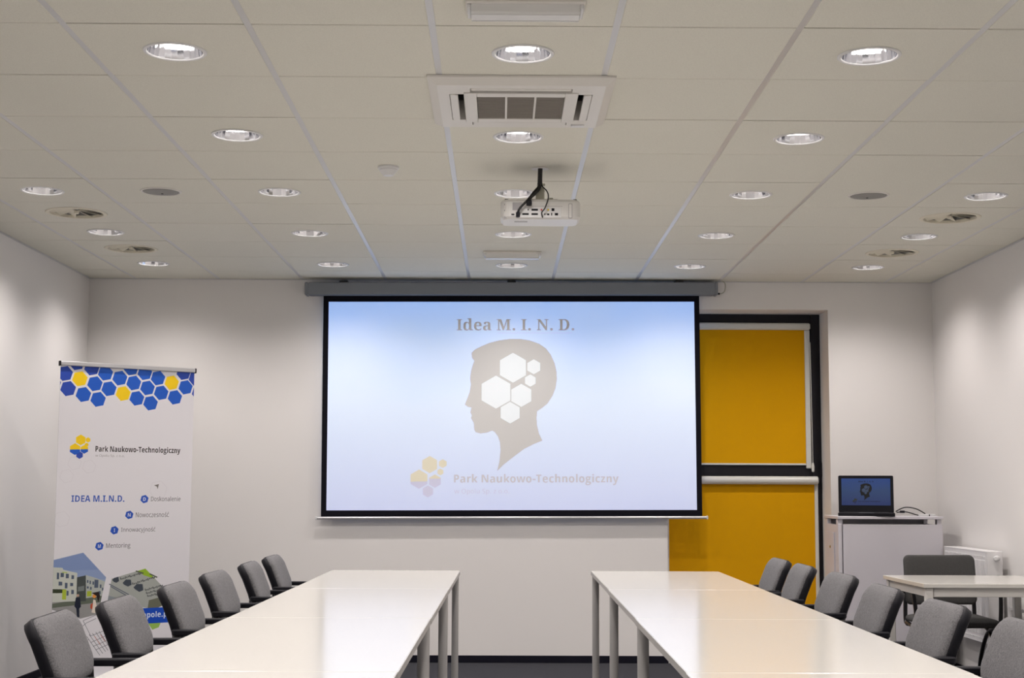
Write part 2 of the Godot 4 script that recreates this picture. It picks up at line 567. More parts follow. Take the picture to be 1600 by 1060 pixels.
# ------------------------------------------------------------------ the scene
func _ready() -> void:
	rng.seed = 7
	var cam := Camera3D.new()
	cam.name = "camera"
	add_child(cam)
	cam.position = Vector3(0.0, 1.21, 10.47)
	cam.rotation = Vector3(0.10261, -0.00791, 0.00428)
	cam.fov = rad_to_deg(2.0 * atan(530.0 / 2288.0))
	cam.near = 0.05
	cam.far = 60.0
	cam.current = true
	var we := WorldEnvironment.new()
	we.name = "night_outside"
	var env := Environment.new()
	env.background_mode = Environment.BG_COLOR
	env.background_color = Color(0.01, 0.012, 0.02)
	env.tonemap_mode = Environment.TONE_MAPPER_LINEAR
	env.tonemap_exposure = 1.0
	env.sdfgi_enabled = true
	env.ssao_enabled = true
	env.ssil_enabled = true
	we.environment = env
	add_child(we)

	make_materials()
	build_room()
	build_ceiling()
	build_window()
	build_downlights()
	build_screen()
	build_tables()
	build_chairs()
	build_banner()
	build_cabinet()
	build_radiator()
	build_projector()
	build_ceiling_units()

func make_materials() -> void:
	var fine := speckle(256, 0.86, 1.0, 0, 3)
	var mid := speckle(256, 0.9, 1.0, 4, 5)
	triplanar(mat("wall_paint", lin(0.79, 0.77, 0.75), 0.85, 0, 0.3), null, 1.3, mid, 0.03)
	triplanar(mat("tile_board", lin(0.80, 0.785, 0.70), 0.95, 0, 0.2), speckle(256, 0.93, 1.0, 0, 9), 3.0)
	mat("runner_metal", lin(0.6, 0.6, 0.6), 0.35, 0.15, 0.5)
	mat("joint_bar", lin(0.45, 0.44, 0.42), 0.7)
	mat("plenum", lin(0.2, 0.2, 0.2), 0.9)
	triplanar(mat("carpet", lin(0.085, 0.086, 0.098), 1.0, 0, 0.1), speckle(256, 0.55, 1.0, 0, 11), 6.0, fine, 0.4)
	mat("skirting", lin(0.007, 0.007, 0.014), 0.6, 0, 0.25)
	mat("frame_dark", lin(0.011, 0.01, 0.014), 0.55, 0, 0.35)
	triplanar(mat("blind_yellow", lin(0.75, 0.37, 0.001), 0.8, 0, 0.25), speckle(256, 0.94, 1.0, 0, 13), 8.0)
	mat("blind_white", lin(0.66, 0.66, 0.62), 0.3)
	var g := mat("glass", Color(0.9, 0.95, 1.0, 0.08), 0.02)
	g.transparency = BaseMaterial3D.TRANSPARENCY_ALPHA
	mat("trim_white", lin(0.72, 0.72, 0.72), 0.35)
	mat("reflector_metal", lin(0.88, 0.89, 0.92), 0.09, 1.0)
	var l := mat("lamp_glow", lin(0.9, 0.9, 0.92), 0.4)
	l.emission_enabled = true
	l.emission = Color(1.0, 0.97, 0.95)
	l.emission_energy_multiplier = 8.0
	mat("screen_housing", lin(0.2, 0.215, 0.24), 0.45)
	mat("screen_black", lin(0.008, 0.008, 0.012), 0.9, 0, 0.2)
	mat("aluminium", lin(0.62, 0.62, 0.64), 0.35, 0.7)
	var tt := mat("table_white", lin(0.67, 0.655, 0.605), 0.16, 0, 0.55)
	triplanar(tt, speckle(256, 0.97, 1.0, 2, 15), 5.0)
	mat("table_edge_shaded", lin(0.42, 0.41, 0.39), 0.5)  # greyer than the white top: the side's shade put into the colour
	mat("leg_grey", lin(0.46, 0.45, 0.435), 0.4, 0.2)
	var fb := mat("fabric_grey", lin(0.34, 0.335, 0.345), 0.95, 0, 0.2)
	triplanar(fb, speckle(512, 0.35, 1.0, 2, 17), 1.9, speckle(512, 0.3, 1.0, 2, 18), 0.15)
	fb.rim_enabled = true
	fb.rim = 0.4
	fb.rim_tint = 0.5
	var fd := mat("fabric_dark", lin(0.13, 0.128, 0.125), 0.95, 0, 0.2)
	triplanar(fd, speckle(512, 0.6, 1.0, 2, 19), 3.5)
	mat("black_plastic", lin(0.006, 0.006, 0.009), 0.5, 0, 0.3)
	mat("black_metal", lin(0.008, 0.008, 0.01), 0.35)
	mat("black_rubber", lin(0.012, 0.012, 0.012), 0.6)
	mat("cabinet_white", lin(0.64, 0.62, 0.66), 0.35)
	mat("radiator_white", lin(0.76, 0.75, 0.75), 0.35)
	mat("unit_white", lin(0.72, 0.70, 0.66), 0.45)
	mat("grille_brown", lin(0.27, 0.245, 0.215), 0.7)
	mat("speaker_grey", lin(0.28, 0.275, 0.26), 0.7)
	mat("diffuser_cream", lin(0.74, 0.70, 0.58), 0.6)
	mat("sheet_metal", lin(0.4, 0.4, 0.39), 0.6)
	mat("projector_white", lin(0.72, 0.71, 0.69), 0.4)
	mat("projector_grey", lin(0.42, 0.41, 0.42), 0.6)
	mat("bracket", lin(0.45, 0.44, 0.36), 0.4, 0.4)
	mat("port_yellow", lin(0.7, 0.5, 0.02), 0.5)
	mat("port_red", lin(0.5, 0.05, 0.05), 0.5)
	mat("brass", lin(0.5, 0.36, 0.12), 0.35, 0.9)
	var d := mat("prism_cover", lin(0.7, 0.7, 0.68), 0.2)
	d.clearcoat_enabled = true
	d.clearcoat = 0.5

func build_room() -> void:
	var top := C + 0.5
	struct("floor", box(Vector3(XL - 0.2, -0.15, -0.4), Vector3(XR + 0.2, 0, ZF + 0.2)), M.carpet)
	var st := st_new()
	add_box(st, Vector3(XL - 0.2, 0, -0.38), Vector3(1.193, top, 0))
	add_box(st, Vector3(1.193, 2.51, -0.38), Vector3(2.36, top, 0))
	add_box(st, Vector3(2.36, 0, -0.38), Vector3(XR + 0.2, top, 0))
	add_box(st, Vector3(1.193, 0, -0.38), Vector3(2.36, 0.06, 0))
	struct("wall_back", st.commit(), M.wall_paint)
	struct("wall_left", box(Vector3(XL - 0.2, 0, 0), Vector3(XL, top, ZF)), M.wall_paint)
	struct("wall_right", box(Vector3(XR, 0, 0), Vector3(XR + 0.2, top, ZF)), M.wall_paint)
	struct("wall_front", box(Vector3(XL - 0.2, 0, ZF), Vector3(XR + 0.2, top, ZF + 0.2)), M.wall_paint)
	struct("baseboard_back", box(Vector3(XL + 0.012, 0, 0), Vector3(1.193, 0.05, 0.012), 0.003), M.skirting)
	struct("baseboard_left", box(Vector3(XL, 0, 0), Vector3(XL + 0.012, 0.05, ZF), 0.003), M.skirting)
	struct("baseboard_right", box(Vector3(XR - 0.012, 0, 0), Vector3(XR, 0.05, ZF), 0.003), M.skirting)

func plain_tile(w: float, d: float) -> ArrayMesh:
	return box(Vector3(-w / 2, 0, -d / 2), Vector3(w / 2, 0.016, d / 2), 0.002)

func holed_tile(w: float, d: float, r: float, cz := 0.0) -> ArrayMesh:
	var st := st_new()
	var an := []
	for k in 48:
		an.append(TAU * k / 48)
	for sx in [-1.0, 1.0]:
		for sz in [-1.0, 1.0]:
			an.append(fposmod(atan2(sz * d / 2 - cz, sx * w / 2), TAU))
	an.sort()
	var h := 0.016
	for k in an.size():
		var p := []
		for a in [an[k], an[(k + 1) % an.size()]]:
			var c := Vector2(cos(a), sin(a))
			var tx := 1e9 if absf(c.x) < 1e-6 else (signf(c.x) * w / 2) / c.x
			var tz := 1e9 if absf(c.y) < 1e-6 else (signf(c.y) * d / 2 - cz) / c.y
			var t := minf(tx, tz)
			p.append([Vector3(c.x * r, 0, cz + c.y * r), Vector3(c.x * t, 0, cz + c.y * t), Vector3(-c.x, 0, -c.y)])
		var up := Vector3.UP * h
		quad(st, p[0][0], p[0][1], p[1][1], p[1][0], Vector3.DOWN)
		quad(st, p[0][0] + up, p[0][1] + up, p[1][1] + up, p[1][0] + up, Vector3.UP)
		quad(st, p[0][0], p[1][0], p[1][0] + up, p[0][0] + up, p[0][2])
		var o: Vector3 = -p[0][2] - p[1][2]
		var e := Vector3(signf(o.x), 0, 0) if absf(p[0][1].x - p[1][1].x) < 1e-5 else Vector3(0, 0, signf(o.z))
		quad(st, p[0][1], p[1][1], p[1][1] + up, p[0][1] + up, e)
	return st.commit()

func build_ceiling() -> void:
	var root := setting("ceiling", "suspended ceiling of square cream tiles between pale metal runners")
	root.position.y = C
	part("slab", box(Vector3(XL - 0.2, 0.4, -0.38), Vector3(XR + 0.2, 0.55, ZF + 0.2)), M.plenum, root)
	var xs := [XL]
	for k in range(-4, 6):
		xs.append(GX + 0.6 * k)
	xs.append(XR)
	var zs := [0.0]
	while zs[-1] < ZF - 0.1:
		zs.append(minf(GZ + 0.6 * (zs.size() - 1), ZF))
	var cache := {}
	var tw := 0.0112       # half of a runner
	var tj := 0.004       # half of a joint
	for i in xs.size() - 1:
		for j in zs.size() - 1:
			var x0: float = xs[i] + (tw if i > 0 else 0.001)
			var x1: float = xs[i + 1] - (tw if i < xs.size() - 2 else 0.001)
			var z0: float = zs[j] + (tj if j > 0 else 0.001)
			var z1: float = zs[j + 1] - (tj if j < zs.size() - 2 else 0.001)
			var cx := (x0 + x1) / 2
			var cz := (z0 + z1) / 2
			var hole := 0.0
			var off := 0.0
			var ci := i - 1                            # 0 is the first whole column from the left
			if i > 0 and i < xs.size() - 2 and j > 0 and j < zs.size() - 2:
				if ci % 2 == 0 and j % 2 == 1:
					hole = 0.1
				elif (ci == 0 or ci == 8) and (j == 2 or j == 4):
					hole = 0.155
				elif ci == 1 and j == 5:
					hole = 0.096
				elif ci == 4 and j == 8:
					hole = -1.0
				elif ci == 7 and j == 5:               # the tile over two bays that carries the right-hand loudspeaker
					hole = 0.096
					z1 += 0.6
					off = -0.3
					cz = (z0 + z1) / 2
				elif ci == 7 and j == 6:
					continue
			if hole < 0.0:
				continue
			var key := "%.3f %.3f %.3f" % [x1 - x0, z1 - z0, hole]
			if not cache.has(key):
				cache[key] = holed_tile(x1 - x0, z1 - z0, hole, off) if hole > 0 else plain_tile(x1 - x0, z1 - z0)
			part("tile", cache[key], M.tile_board, root, Vector3(cx, rng.randf_range(0.0, 0.0012), cz))
	for i in range(1, xs.size() - 1):
		var z0 := 0.0
		part("main_runner", box(Vector3(xs[i] - 0.012, 0.002, 0), Vector3(xs[i] + 0.012, 0.03, ZF), 0.001), M.runner_metal, root)
	for j in range(1, zs.size() - 1):
		part("cross_runner", box(Vector3(XL, 0.0175, zs[j] - 0.01), Vector3(XR, 0.034, zs[j] + 0.01)), M.joint_bar, root)
	for s in [[XL, XL + 0.02], [XR - 0.02, XR]]:
		part("edge_angle", box(Vector3(s[0], -0.0025, 0), Vector3(s[1], 0.0, ZF)), M.runner_metal, root)
	part("edge_angle", box(Vector3(XL, -0.0025, 0), Vector3(XR, 0, 0.018)), M.runner_metal, root)

func build_window() -> void:
	var w := setting("window_1", "tall dark framed window in a deep white reveal")
	w.position = Vector3(0, 0, -0.3)
	for s in [[1.193, 1.263], [2.29, 2.36]]:
		part("frame_post", box(Vector3(s[0], 0.06, -0.05), Vector3(s[1], 2.51, 0.02), 0.004), M.frame_dark, w)
	for s in [[0.06, 0.13], [1.318, 1.396], [2.44, 2.51]]:
		part("frame_rail", box(Vector3(1.263, s[0], -0.05), Vector3(2.29, s[1], 0.02), 0.004), M.frame_dark, w)
	for s in [[0.13, 1.318], [1.396, 2.44]]:
		part("pane", box(Vector3(1.263, s[0], -0.034), Vector3(2.29, s[1], -0.028)), M.glass, w)
	part("hinge", box(Vector3(2.345, 1.31, 0.02), Vector3(2.358, 1.42, 0.034), 0.003), M.frame_dark, w)
	# the two blinds
	var b := thing("roller_blind", "yellow roller blind over the upper window pane beside the projection screen", "blind", Vector3(0, 0, -0.278), 0, "yellow roller blinds")
	part("fabric", box(Vector3(1.262, 1.404, 0.006), Vector3(2.25, 2.41, 0.0075)), M.blind_yellow, b)
	part("cassette", box(Vector3(1.25, 2.392, 0.0), Vector3(2.284, 2.442, 0.042), 0.01), M.blind_white, b)
	part("guide_rail", box(Vector3(2.243, 1.374, 0.0), Vector3(2.282, 2.392, 0.016), 0.004), M.blind_white, b)
	part("guide_rail", box(Vector3(1.25, 1.374, 0.0), Vector3(1.285, 2.392, 0.016), 0.004), M.blind_white, b)
	part("bottom_bar", box(Vector3(1.285, 1.396, 0.001), Vector3(2.243, 1.41, 0.013), 0.003), M.blind_white, b)
	var ch := part("chain_pull", tube(smooth_path([Vector3(2.28, 2.3, 0.034), Vector3(2.283, 1.9, 0.036), Vector3(2.286, 1.41, 0.036)]), 0.0025, 6), M.blind_white, b)
	part("chain_weight", lathe([Vector2(0, -0.04), Vector2(0.01, -0.034), Vector2(0.012, 0), Vector2(0.006, 0.03), Vector2(0, 0.03)], 14), M.blind_white, ch, Vector3(2.286, 1.385, 0.036))
	b = thing("roller_blind", "yellow roller blind over the lower window pane behind the right chairs", "blind", Vector3(0, 0, -0.278), 0, "yellow roller blinds")
	part("fabric", box(Vector3(1.215, 0.1, 0.006), Vector3(2.3, 1.28, 0.0075)), M.blind_yellow, b)
	var st := st_new()
	add_lathe(st, [Vector2(0, -0.555), Vector2(0.024, -0.555), Vector2(0.03, -0.549), Vector2(0.03, 0.549), Vector2(0.024, 0.555), Vector2(0, 0.555)], 28)
	part("cassette", st.commit(), M.blind_white, b, Vector3(1.768, 1.286, 0.03), Vector3(0, 0, PI / 2))
	for x in [1.208, 2.3]:
		part("guide_rail", box(Vector3(x, 0.075, 0.0), Vector3(x + 0.026, 1.262, 0.016), 0.004), M.blind_white, b)
	part("bottom_bar", box(Vector3(1.234, 0.09, 0.001), Vector3(2.3, 0.108, 0.013), 0.003), M.blind_white, b)

# ------------------------------------------------------------------ lights
func build_downlights() -> void:
	var proto := thing("downlight", "round recessed downlight with a mirrored reflector", "downlight", Vector3.ZERO, 0, "recessed ceiling downlights")
	part("trim_ring", lathe([Vector2(0.094, 0.02), Vector2(0.094, -0.001), Vector2(0.097, -0.004), Vector2(0.106, -0.0035), Vector2(0.109, -0.0005), Vector2(0.109, 0.0)], 48), M.trim_white, proto)
	var rf := [Vector2(0.0, 0.125), Vector2(0.04, 0.12), Vector2(0.062, 0.1), Vector2(0.078, 0.07), Vector2(0.088, 0.036), Vector2(0.094, 0.0)]
	part("reflector", lathe(rf, 26, true, true), M.reflector_metal, proto)
	part("can", lathe([Vector2(0.098, 0.004), Vector2(0.098, 0.14), Vector2(0, 0.14)], 24), M.projector_grey, proto)
	for s in [-1.0, 1.0]:
		var p := []
		for k in 9:
			var a := PI * k / 8.0 - PI / 2
			p.append(Vector3(0.036 + cos(a) * 0.012, 0.034, s * 0.02 + sin(a) * 0.012))
		p.push_front(Vector3(-0.055, 0.034, s * 0.02 - 0.012))
		p.push_back(Vector3(-0.055, 0.034, s * 0.02 + 0.012))
		part("lamp", tube(p, 0.0085, 8), M.lamp_glow, proto, Vector3.ZERO, Vector3(0, 0, 0))
	var sp := SpotLight3D.new()
	sp.name = "lamp_light"
	sp.light_energy = 0.97
	sp.light_color = Color(1.0, 0.968, 0.958)
	sp.light_size = 0.03
	sp.spot_angle = 72.0
	sp.spot_angle_attenuation = 0.78
	sp.spot_range = 14.0
	sp.spot_attenuation = 2.0
	sp.shadow_enabled = true
	sp.position = Vector3(0, 0.016, 0)
	sp.rotation.x = -PI / 2
	proto.add_child(sp)
	var rowname := ["in the row nearest the screen", "in the second row from the screen", "in the third row from the screen", "in the row between air conditioner and projector", "in the row nearest the viewer"]
	var colname := ["leftmost downlight", "second downlight from the left", "middle downlight", "second downlight from the right", "rightmost downlight"]
	var near := ["", "left downlight", "middle downlight", "right downlight", ""]
	var first := true
	for r in 10:
		for c in 5:
			var o := proto if first else copy(proto)
			first = false
			o.position = Vector3(GX + 0.6 * (2 * c - 4) + 0.3 + 0.0, C, GZ + 0.6 * 2 * r + 0.3)
			var lab := "recessed round downlight outside the picture"
			if r < 3:
				lab = "recessed round mirrored %s %s" % [colname[c], rowname[r]]
			elif r < 5 and c > 0 and c < 4:
				lab = "recessed round mirrored %s %s" % [near[c], rowname[r]]
			o.set_meta("label", lab)
			o.rotation.y = rng.randf_range(-0.5, 0.5)

# ------------------------------------------------------------------ the projection screen
func build_screen() -> void:
	var x0 := 0.0925
	var s := thing("projection_screen", "large pull-down projection screen showing a head silhouette slide", "projection screen", Vector3(x0, 0, 0.075))
	s.rotation.z = 0.0055
	var hw := 1.472
	part("housing", prism(rounded(2 * hw - 0.04, 0.088, 0.012), -0.05, 0.05, 0.004), M.screen_housing, s, Vector3(0, 2.638, 0))
	for e in [-1.0, 1.0]:
		part("end_cap", prism(rounded(0.022, 0.092, 0.008), -0.052, 0.052, 0.004), M.screen_housing, s, Vector3(e * (hw - 0.01), 2.638, 0))
	for e in [-1.2, 0.0, 1.2]:
		part("bracket", box(Vector3(e - 0.03, 2.68, -0.06), Vector3(e + 0.03, 2.70, 0.03), 0.002), M.black_metal, s)
	var y0 := 1.022
	var y1 := 2.602
	var a0 := 1.066
	var a1 := 2.552
	var wx := 1.348
	var ax := 1.3105
	var st := st_new()
	add_box(st, Vector3(-wx, y0, -0.03), Vector3(wx, a0, -0.0285))
	add_box(st, Vector3(-wx, a1, -0.03), Vector3(wx, y1, -0.0285))
	add_box(st, Vector3(-wx, a0, -0.03), Vector3(-ax, a1, -0.0285))
	add_box(st, Vector3(ax, a0, -0.03), Vector3(wx, a1, -0.0285))
	part("border", st.commit(), M.screen_black, s)
	var tex := ImageTexture.create_from_image(slide_image())
	var m := mat("screen_slide", lin(0.72, 0.72, 0.71), 0.8, 0, 0.2)
	m.emission_enabled = true
	m.emission = Color.WHITE
	m.emission_operator = BaseMaterial3D.EMISSION_OP_MULTIPLY
	m.emission_texture = tex
	m.emission_energy_multiplier = 1.0
	var ql := mat("laptop_slide", lin(0.01, 0.01, 0.012), 0.25)
	ql.emission_enabled = true
	ql.emission = lin(0.12, 0.16, 0.27)
	ql.emission_operator = BaseMaterial3D.EMISSION_OP_MULTIPLY
	ql.emission_texture = tex
	ql.emission_energy_multiplier = 1.0
	part("surface", picture(2 * ax, a1 - a0), m, s, Vector3(0, (a0 + a1) / 2, -0.0288))
	part("bottom_bar", tube([Vector3(-1.382, 1.012, -0.0285), Vector3(1.382, 1.012, -0.0285)], 0.011, 14), M.aluminium, s)
	for e in [-1.382, 1.382]:
		part("bar_end", cbox(Vector3(0.012, 0.028, 0.028), 0.005), M.trim_white, s, Vector3(e, 1.012, -0.0285))
	var cb := part("power_cable", tube(smooth_path([Vector3(1.47, 2.606, 0.0), Vector3(1.505, 2.608, 0.0), Vector3(1.53, 2.63, -0.01), Vector3(1.535, 2.68, -0.02), Vector3(1.52, 2.7, -0.03)]), 0.0035, 8), M.bracket, s)
	part("cable_gland", tube([Vector3(1.47, 2.606, 0.0), Vector3(1.492, 2.606, 0.0)], 0.007, 10), M.black_plastic, cb)
	var al := AreaLight3D.new()
	al.name = "screen_light"
	al.area_size = Vector2(2 * ax, a1 - a0)
	al.light_energy = 0.12
	al.light_color = Color(0.8, 0.88, 1.0)
	al.area_range = 14.0
	al.area_attenuation = 2.0
	al.shadow_enabled = true
	s.add_child(al)
	al.position = Vector3(0, (a0 + a1) / 2, -0.02)
	al.rotation.y = PI

# a thin board whose front (+z) carries a whole picture
func picture(w: float, h: float, t := 0.0006) -> ArrayMesh:
	var st := st_new()
	var p := [Vector3(-w / 2, h / 2, t), Vector3(w / 2, h / 2, t), Vector3(w / 2, -h / 2, t), Vector3(-w / 2, -h / 2, t)]
	var u := [Vector2(0, 0), Vector2(1, 0), Vector2(1, 1), Vector2(0, 1)]
	tri(st, p[0], p[1], p[2], Vector3.BACK, u[0], u[1], u[2])
	tri(st, p[0], p[2], p[3], Vector3.BACK, u[0], u[2], u[3])
	return st.commit()

# ------------------------------------------------------------------ tables
func make_table(w: float, d: float, h: float) -> Node3D:
	var t := thing("conference_table", "", "table")
	part("tabletop", box(Vector3(-w / 2, h - 0.025, -d / 2), Vector3(w / 2, h, d / 2), 0.0015), M.table_white, t)
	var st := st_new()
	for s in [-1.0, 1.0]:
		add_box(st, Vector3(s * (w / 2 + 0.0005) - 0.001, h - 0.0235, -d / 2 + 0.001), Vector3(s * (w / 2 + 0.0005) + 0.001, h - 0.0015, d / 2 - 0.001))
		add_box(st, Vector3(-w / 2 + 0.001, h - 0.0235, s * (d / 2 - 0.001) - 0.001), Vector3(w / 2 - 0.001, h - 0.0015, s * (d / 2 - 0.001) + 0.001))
	part("shaded_edge_band", st.commit(), M.table_edge_shaded, t)  # strip round the white top, its side shade painted in as grey
	for sx in [-1.0, 1.0]:
		part("apron", box(Vector3(sx * (w / 2 - 0.055) - 0.01, h - 0.062, -d / 2 + 0.05), Vector3(sx * (w / 2 - 0.055) + 0.01, h - 0.025, d / 2 - 0.05), 0.002), M.leg_grey, t)
		for sz in [-1.0, 1.0]:
			var l := part("leg", lathe([Vector2(0, 0.012), Vector2(0.021, 0.012), Vector2(0.021, h - 0.025), Vector2(0, h - 0.025)], 24), M.leg_grey, t, Vector3(sx * (w / 2 - 0.026), 0, sz * (d / 2 - 0.028)))
			part("foot", lathe([Vector2(0, 0), Vector2(0.02, 0), Vector2(0.022, 0.004), Vector2(0.022, 0.012), Vector2(0, 0.012)], 18), M.black_rubber, l)
	for sz in [-1.0, 1.0]:
		part("apron", box(Vector3(-w / 2 + 0.065, h - 0.062, sz * (d / 2 - 0.055) - 0.01), Vector3(w / 2 - 0.065, h - 0.025, sz * (d / 2 - 0.055) + 0.01), 0.002), M.leg_grey, t)
	return t

func build_tables() -> void:
	var first := make_table(0.775, 1.656, 0.72)
	var where := ["nearest the screen", "second from the screen", "third from the screen", "cut off below"]
	var k := 0
	for side in 2:
		for i in 4:
			var o := first if k == 0 else copy(first)
			k += 1
			var z := 1.47 + 1.66 * i + 0.83
			o.position = Vector3((-0.626 if side == 0 else 0.947) - (0.007 if side == 0 else 0.0105) * (z - 1.5), 0, z)
			o.rotation.y = -0.006 if side == 0 else -0.009
			o.set_meta("label", "white conference table with grey legs in the %s row, %s" % ["left" if side == 0 else "right", where[i]])
			o.set_meta("group", "white tables of the %s row" % ("left" if side == 0 else "right"))
	# the small table by the right wall
	var t := thing("side_table", "small white table with square legs standing by the right wall", "table", Vector3(2.665, 0, 2.18), 0.012)
	var w := 0.81
	var d := 0.8
	part("tabletop", box(Vector3(-w / 2, 0.697, -d / 2), Vector3(w / 2, 0.72, d / 2), 0.002), M.table_white, t)
	for sx in [-1.0, 1.0]:
		part("apron", box(Vector3(sx * (w / 2 - 0.035) - 0.012, 0.648, -d / 2 + 0.06), Vector3(sx * (w / 2 - 0.035) + 0.012, 0.697, d / 2 - 0.06), 0.002), M.unit_white, t)
		for sz in [-1.0, 1.0]:
			var l := part("leg", box(Vector3(-0.02, 0.012, -0.02), Vector3(0.02, 0.697, 0.02), 0.004), M.unit_white, t, Vector3(sx * (w / 2 - 0.035), 0, sz * (d / 2 - 0.035)))
			part("foot", box(Vector3(-0.021, 0, -0.021), Vector3(0.021, 0.012, 0.021), 0.003), M.black_rubber, l)
	for sz in [-1.0, 1.0]:
		part("apron", box(Vector3(-w / 2 + 0.06, 0.648, sz * (d / 2 - 0.035) - 0.012), Vector3(w / 2 - 0.06, 0.697, sz * (d / 2 - 0.035) + 0.012), 0.002), M.unit_white, t)

# ------------------------------------------------------------------ chairs
func back_bend(h: float, low: float, high: float, x0: float, y0: float, cup: float) -> Callable:
	var n := 40
	var line := [Vector2(x0, y0)]
	for i in n:
		var a := deg_to_rad(lerpf(low, high, pow((i + 0.5) / n, 1.3)))
		line.append(line[-1] + Vector2(-sin(a), cos(a)) * h / n)
	return func(u: float, v: float, t: float) -> Vector3:
		var f := clampf((v / h + 0.5) * n, -2.0, n + 2.0)
		var i := clampi(floori(f), 0, n - 1)
		var p: Vector2 = line[i].lerp(line[i + 1], f - i)
		var d: Vector2 = (line[i + 1] - line[i]).normalized()
		return Vector3(p.x + d.y * t + cup * u * u, p.y - d.x * t, u)

# faces +x; the origin is on the floor under the seat
func make_chair() -> Node3D:
	var t := thing("conference_chair", "", "chair")
	var h := 0.225
	var b := back_bend(h, 12.0, 36.0, -0.208, 0.617, 0.3)
	part("backrest", pillow(0.445, h - 0.006, 0.06, 0.03, 0.0, b, 4.0), M.fabric_grey, t)
	part("back_shell", pillow(0.46, h + 0.006, 0.065, 0.006, 0.036, b, 6.0), M.black_plastic, t)
	part("seat", pillow(0.47, 0.45, 0.09, 0.035, 0.012, func(u: float, v: float, e: float) -> Vector3: return Vector3(v, 0.43 + e - 0.25 * v * v - 0.02 * v, u), 3.5), M.fabric_grey, t)
	part("seat_pan", pillow(0.45, 0.43, 0.08, 0.004, 0.014, func(u: float, v: float, e: float) -> Vector3: return Vector3(v, 0.415 + e - 0.25 * v * v, u), 6.0), M.black_plastic, t)
	for s in [-1.0, 1.0]:
		part("back_upright", tube(smooth_path([Vector3(-0.14, 0.41, s * 0.13), Vector3(-0.21, 0.43, s * 0.13), Vector3(-0.228, 0.52, s * 0.13), Vector3(-0.238, 0.64, s * 0.13)]), 0.011, 8), M.black_metal, t)
		part("leg", tube([Vector3(0.17, 0.41, s * 0.19), Vector3(0.2, 0.01, s * 0.23)], 0.0115, 8), M.black_metal, t)
		part("leg", tube([Vector3(-0.17, 0.41, s * 0.19), Vector3(-0.23, 0.01, s * 0.23)], 0.0115, 8), M.black_metal, t)
		part("arm_support", tube(smooth_path([Vector3(-0.13, 0.41, s * 0.2), Vector3(-0.17, 0.44, s * 0.225), Vector3(-0.196, 0.54, s * 0.232), Vector3(-0.208, 0.652, s * 0.236)]), 0.014, 8), M.black_metal, t)
		part("armrest", prism(rounded(0.25, 0.04, 0.018, 4), -0.0115, 0.0115, 0.004), M.black_plastic, t, Vector3(-0.1, 0.655, s * 0.243), Vector3(PI / 2, 0, 0))
	return t

func build_chairs() -> void:
	var first := make_chair()
	var order := ["nearest the screen", "second from the screen", "third from the screen", "fourth from the screen", "fifth from the screen", "sixth from the screen", "cut off by the picture's left edge"]
	var k := 0
	for c in [[0, [[-1.285, 1.968, 0.0], [-1.289, 2.72, 0.02], [-1.298, 3.627, -0.02], [-1.292, 4.467, 0.0], [-1.312, 5.281, 0.02], [-1.345, 5.924, 0.04], [-1.42, 6.78, 0.03]]], [1, [[1.588, 2.124, 0.0], [1.591, 2.766, -0.02], [1.601, 3.589, 0.02], [1.57, 4.461, -0.01], [1.557, 5.319, 0.01], [1.572, 6.07, -0.03]]]]:
		var i := 0
		for p in c[1]:
			var o := first if k == 0 else copy(first)
			k += 1
			var s := 1.0 if c[0] == 0 else -1.0
			o.position = Vector3(p[0] + s * 0.292 - (0.04 if c[0] == 0 else -0.018), 0, p[1])
			o.rotation.y = (0.0 if c[0] == 0 else PI) + p[2]
			o.set_meta("label", "grey upholstered black armchair along the %s table row, %s" % ["left" if c[0] == 0 else "right", order[i]])
			o.set_meta("group", "grey armchairs along the tables")
			i += 1
	# the visitor chair behind the small table, facing the viewer
	var t := thing("visitor_chair", "dark grey visitor chair with black tube frame behind the small side table", "chair", Vector3(2.7, 0, 1.62), -PI / 2 + 0.05)
	var b := back_bend(0.3, 4.0, 10.0, -0.17, 0.525, 0.25)
	part("backrest", pillow(0.445, 0.3, 0.035, 0.022, 0.022, b, 5.0), M.fabric_dark, t)
	part("seat", pillow(0.46, 0.43, 0.06, 0.032, 0.024, func(u: float, v: float, e: float) -> Vector3: return Vector3(v + 0.02, 0.445 + e - 0.3 * maxf(v, 0.0) * v, u), 3.5), M.fabric_dark, t)
	for s in [-1.0, 1.0]:
		part("back_post", tube(smooth_path([Vector3(-0.14, 0.41, s * 0.215), Vector3(-0.185, 0.43, s * 0.215), Vector3(-0.19, 0.56, s * 0.212), Vector3(-0.202, 0.7, s * 0.2)]), 0.0125, 8), M.black_metal, t)
		part("leg", tube(smooth_path([Vector3(-0.16, 0.42, s * 0.215), Vector3(0.02, 0.38, s * 0.225), Vector3(0.16, 0.2, s * 0.235), Vector3(0.2, 0.012, s * 0.24)]), 0.0125, 8), M.black_metal, t)
		part("leg", tube(smooth_path([Vector3(0.16, 0.42, s * 0.215), Vector3(-0.02, 0.36, s * 0.225), Vector3(-0.16, 0.2, s * 0.235), Vector3(-0.22, 0.012, s * 0.24)]), 0.0125, 8), M.black_metal, t)
		part("armrest", tube(smooth_path([Vector3(-0.19, 0.6, s * 0.235), Vector3(-0.1, 0.628, s * 0.262), Vector3(0.05, 0.63, s * 0.265), Vector3(0.115, 0.6, s * 0.262), Vector3(0.13, 0.42, s * 0.25)]), 0.0125, 8), M.black_metal, t)

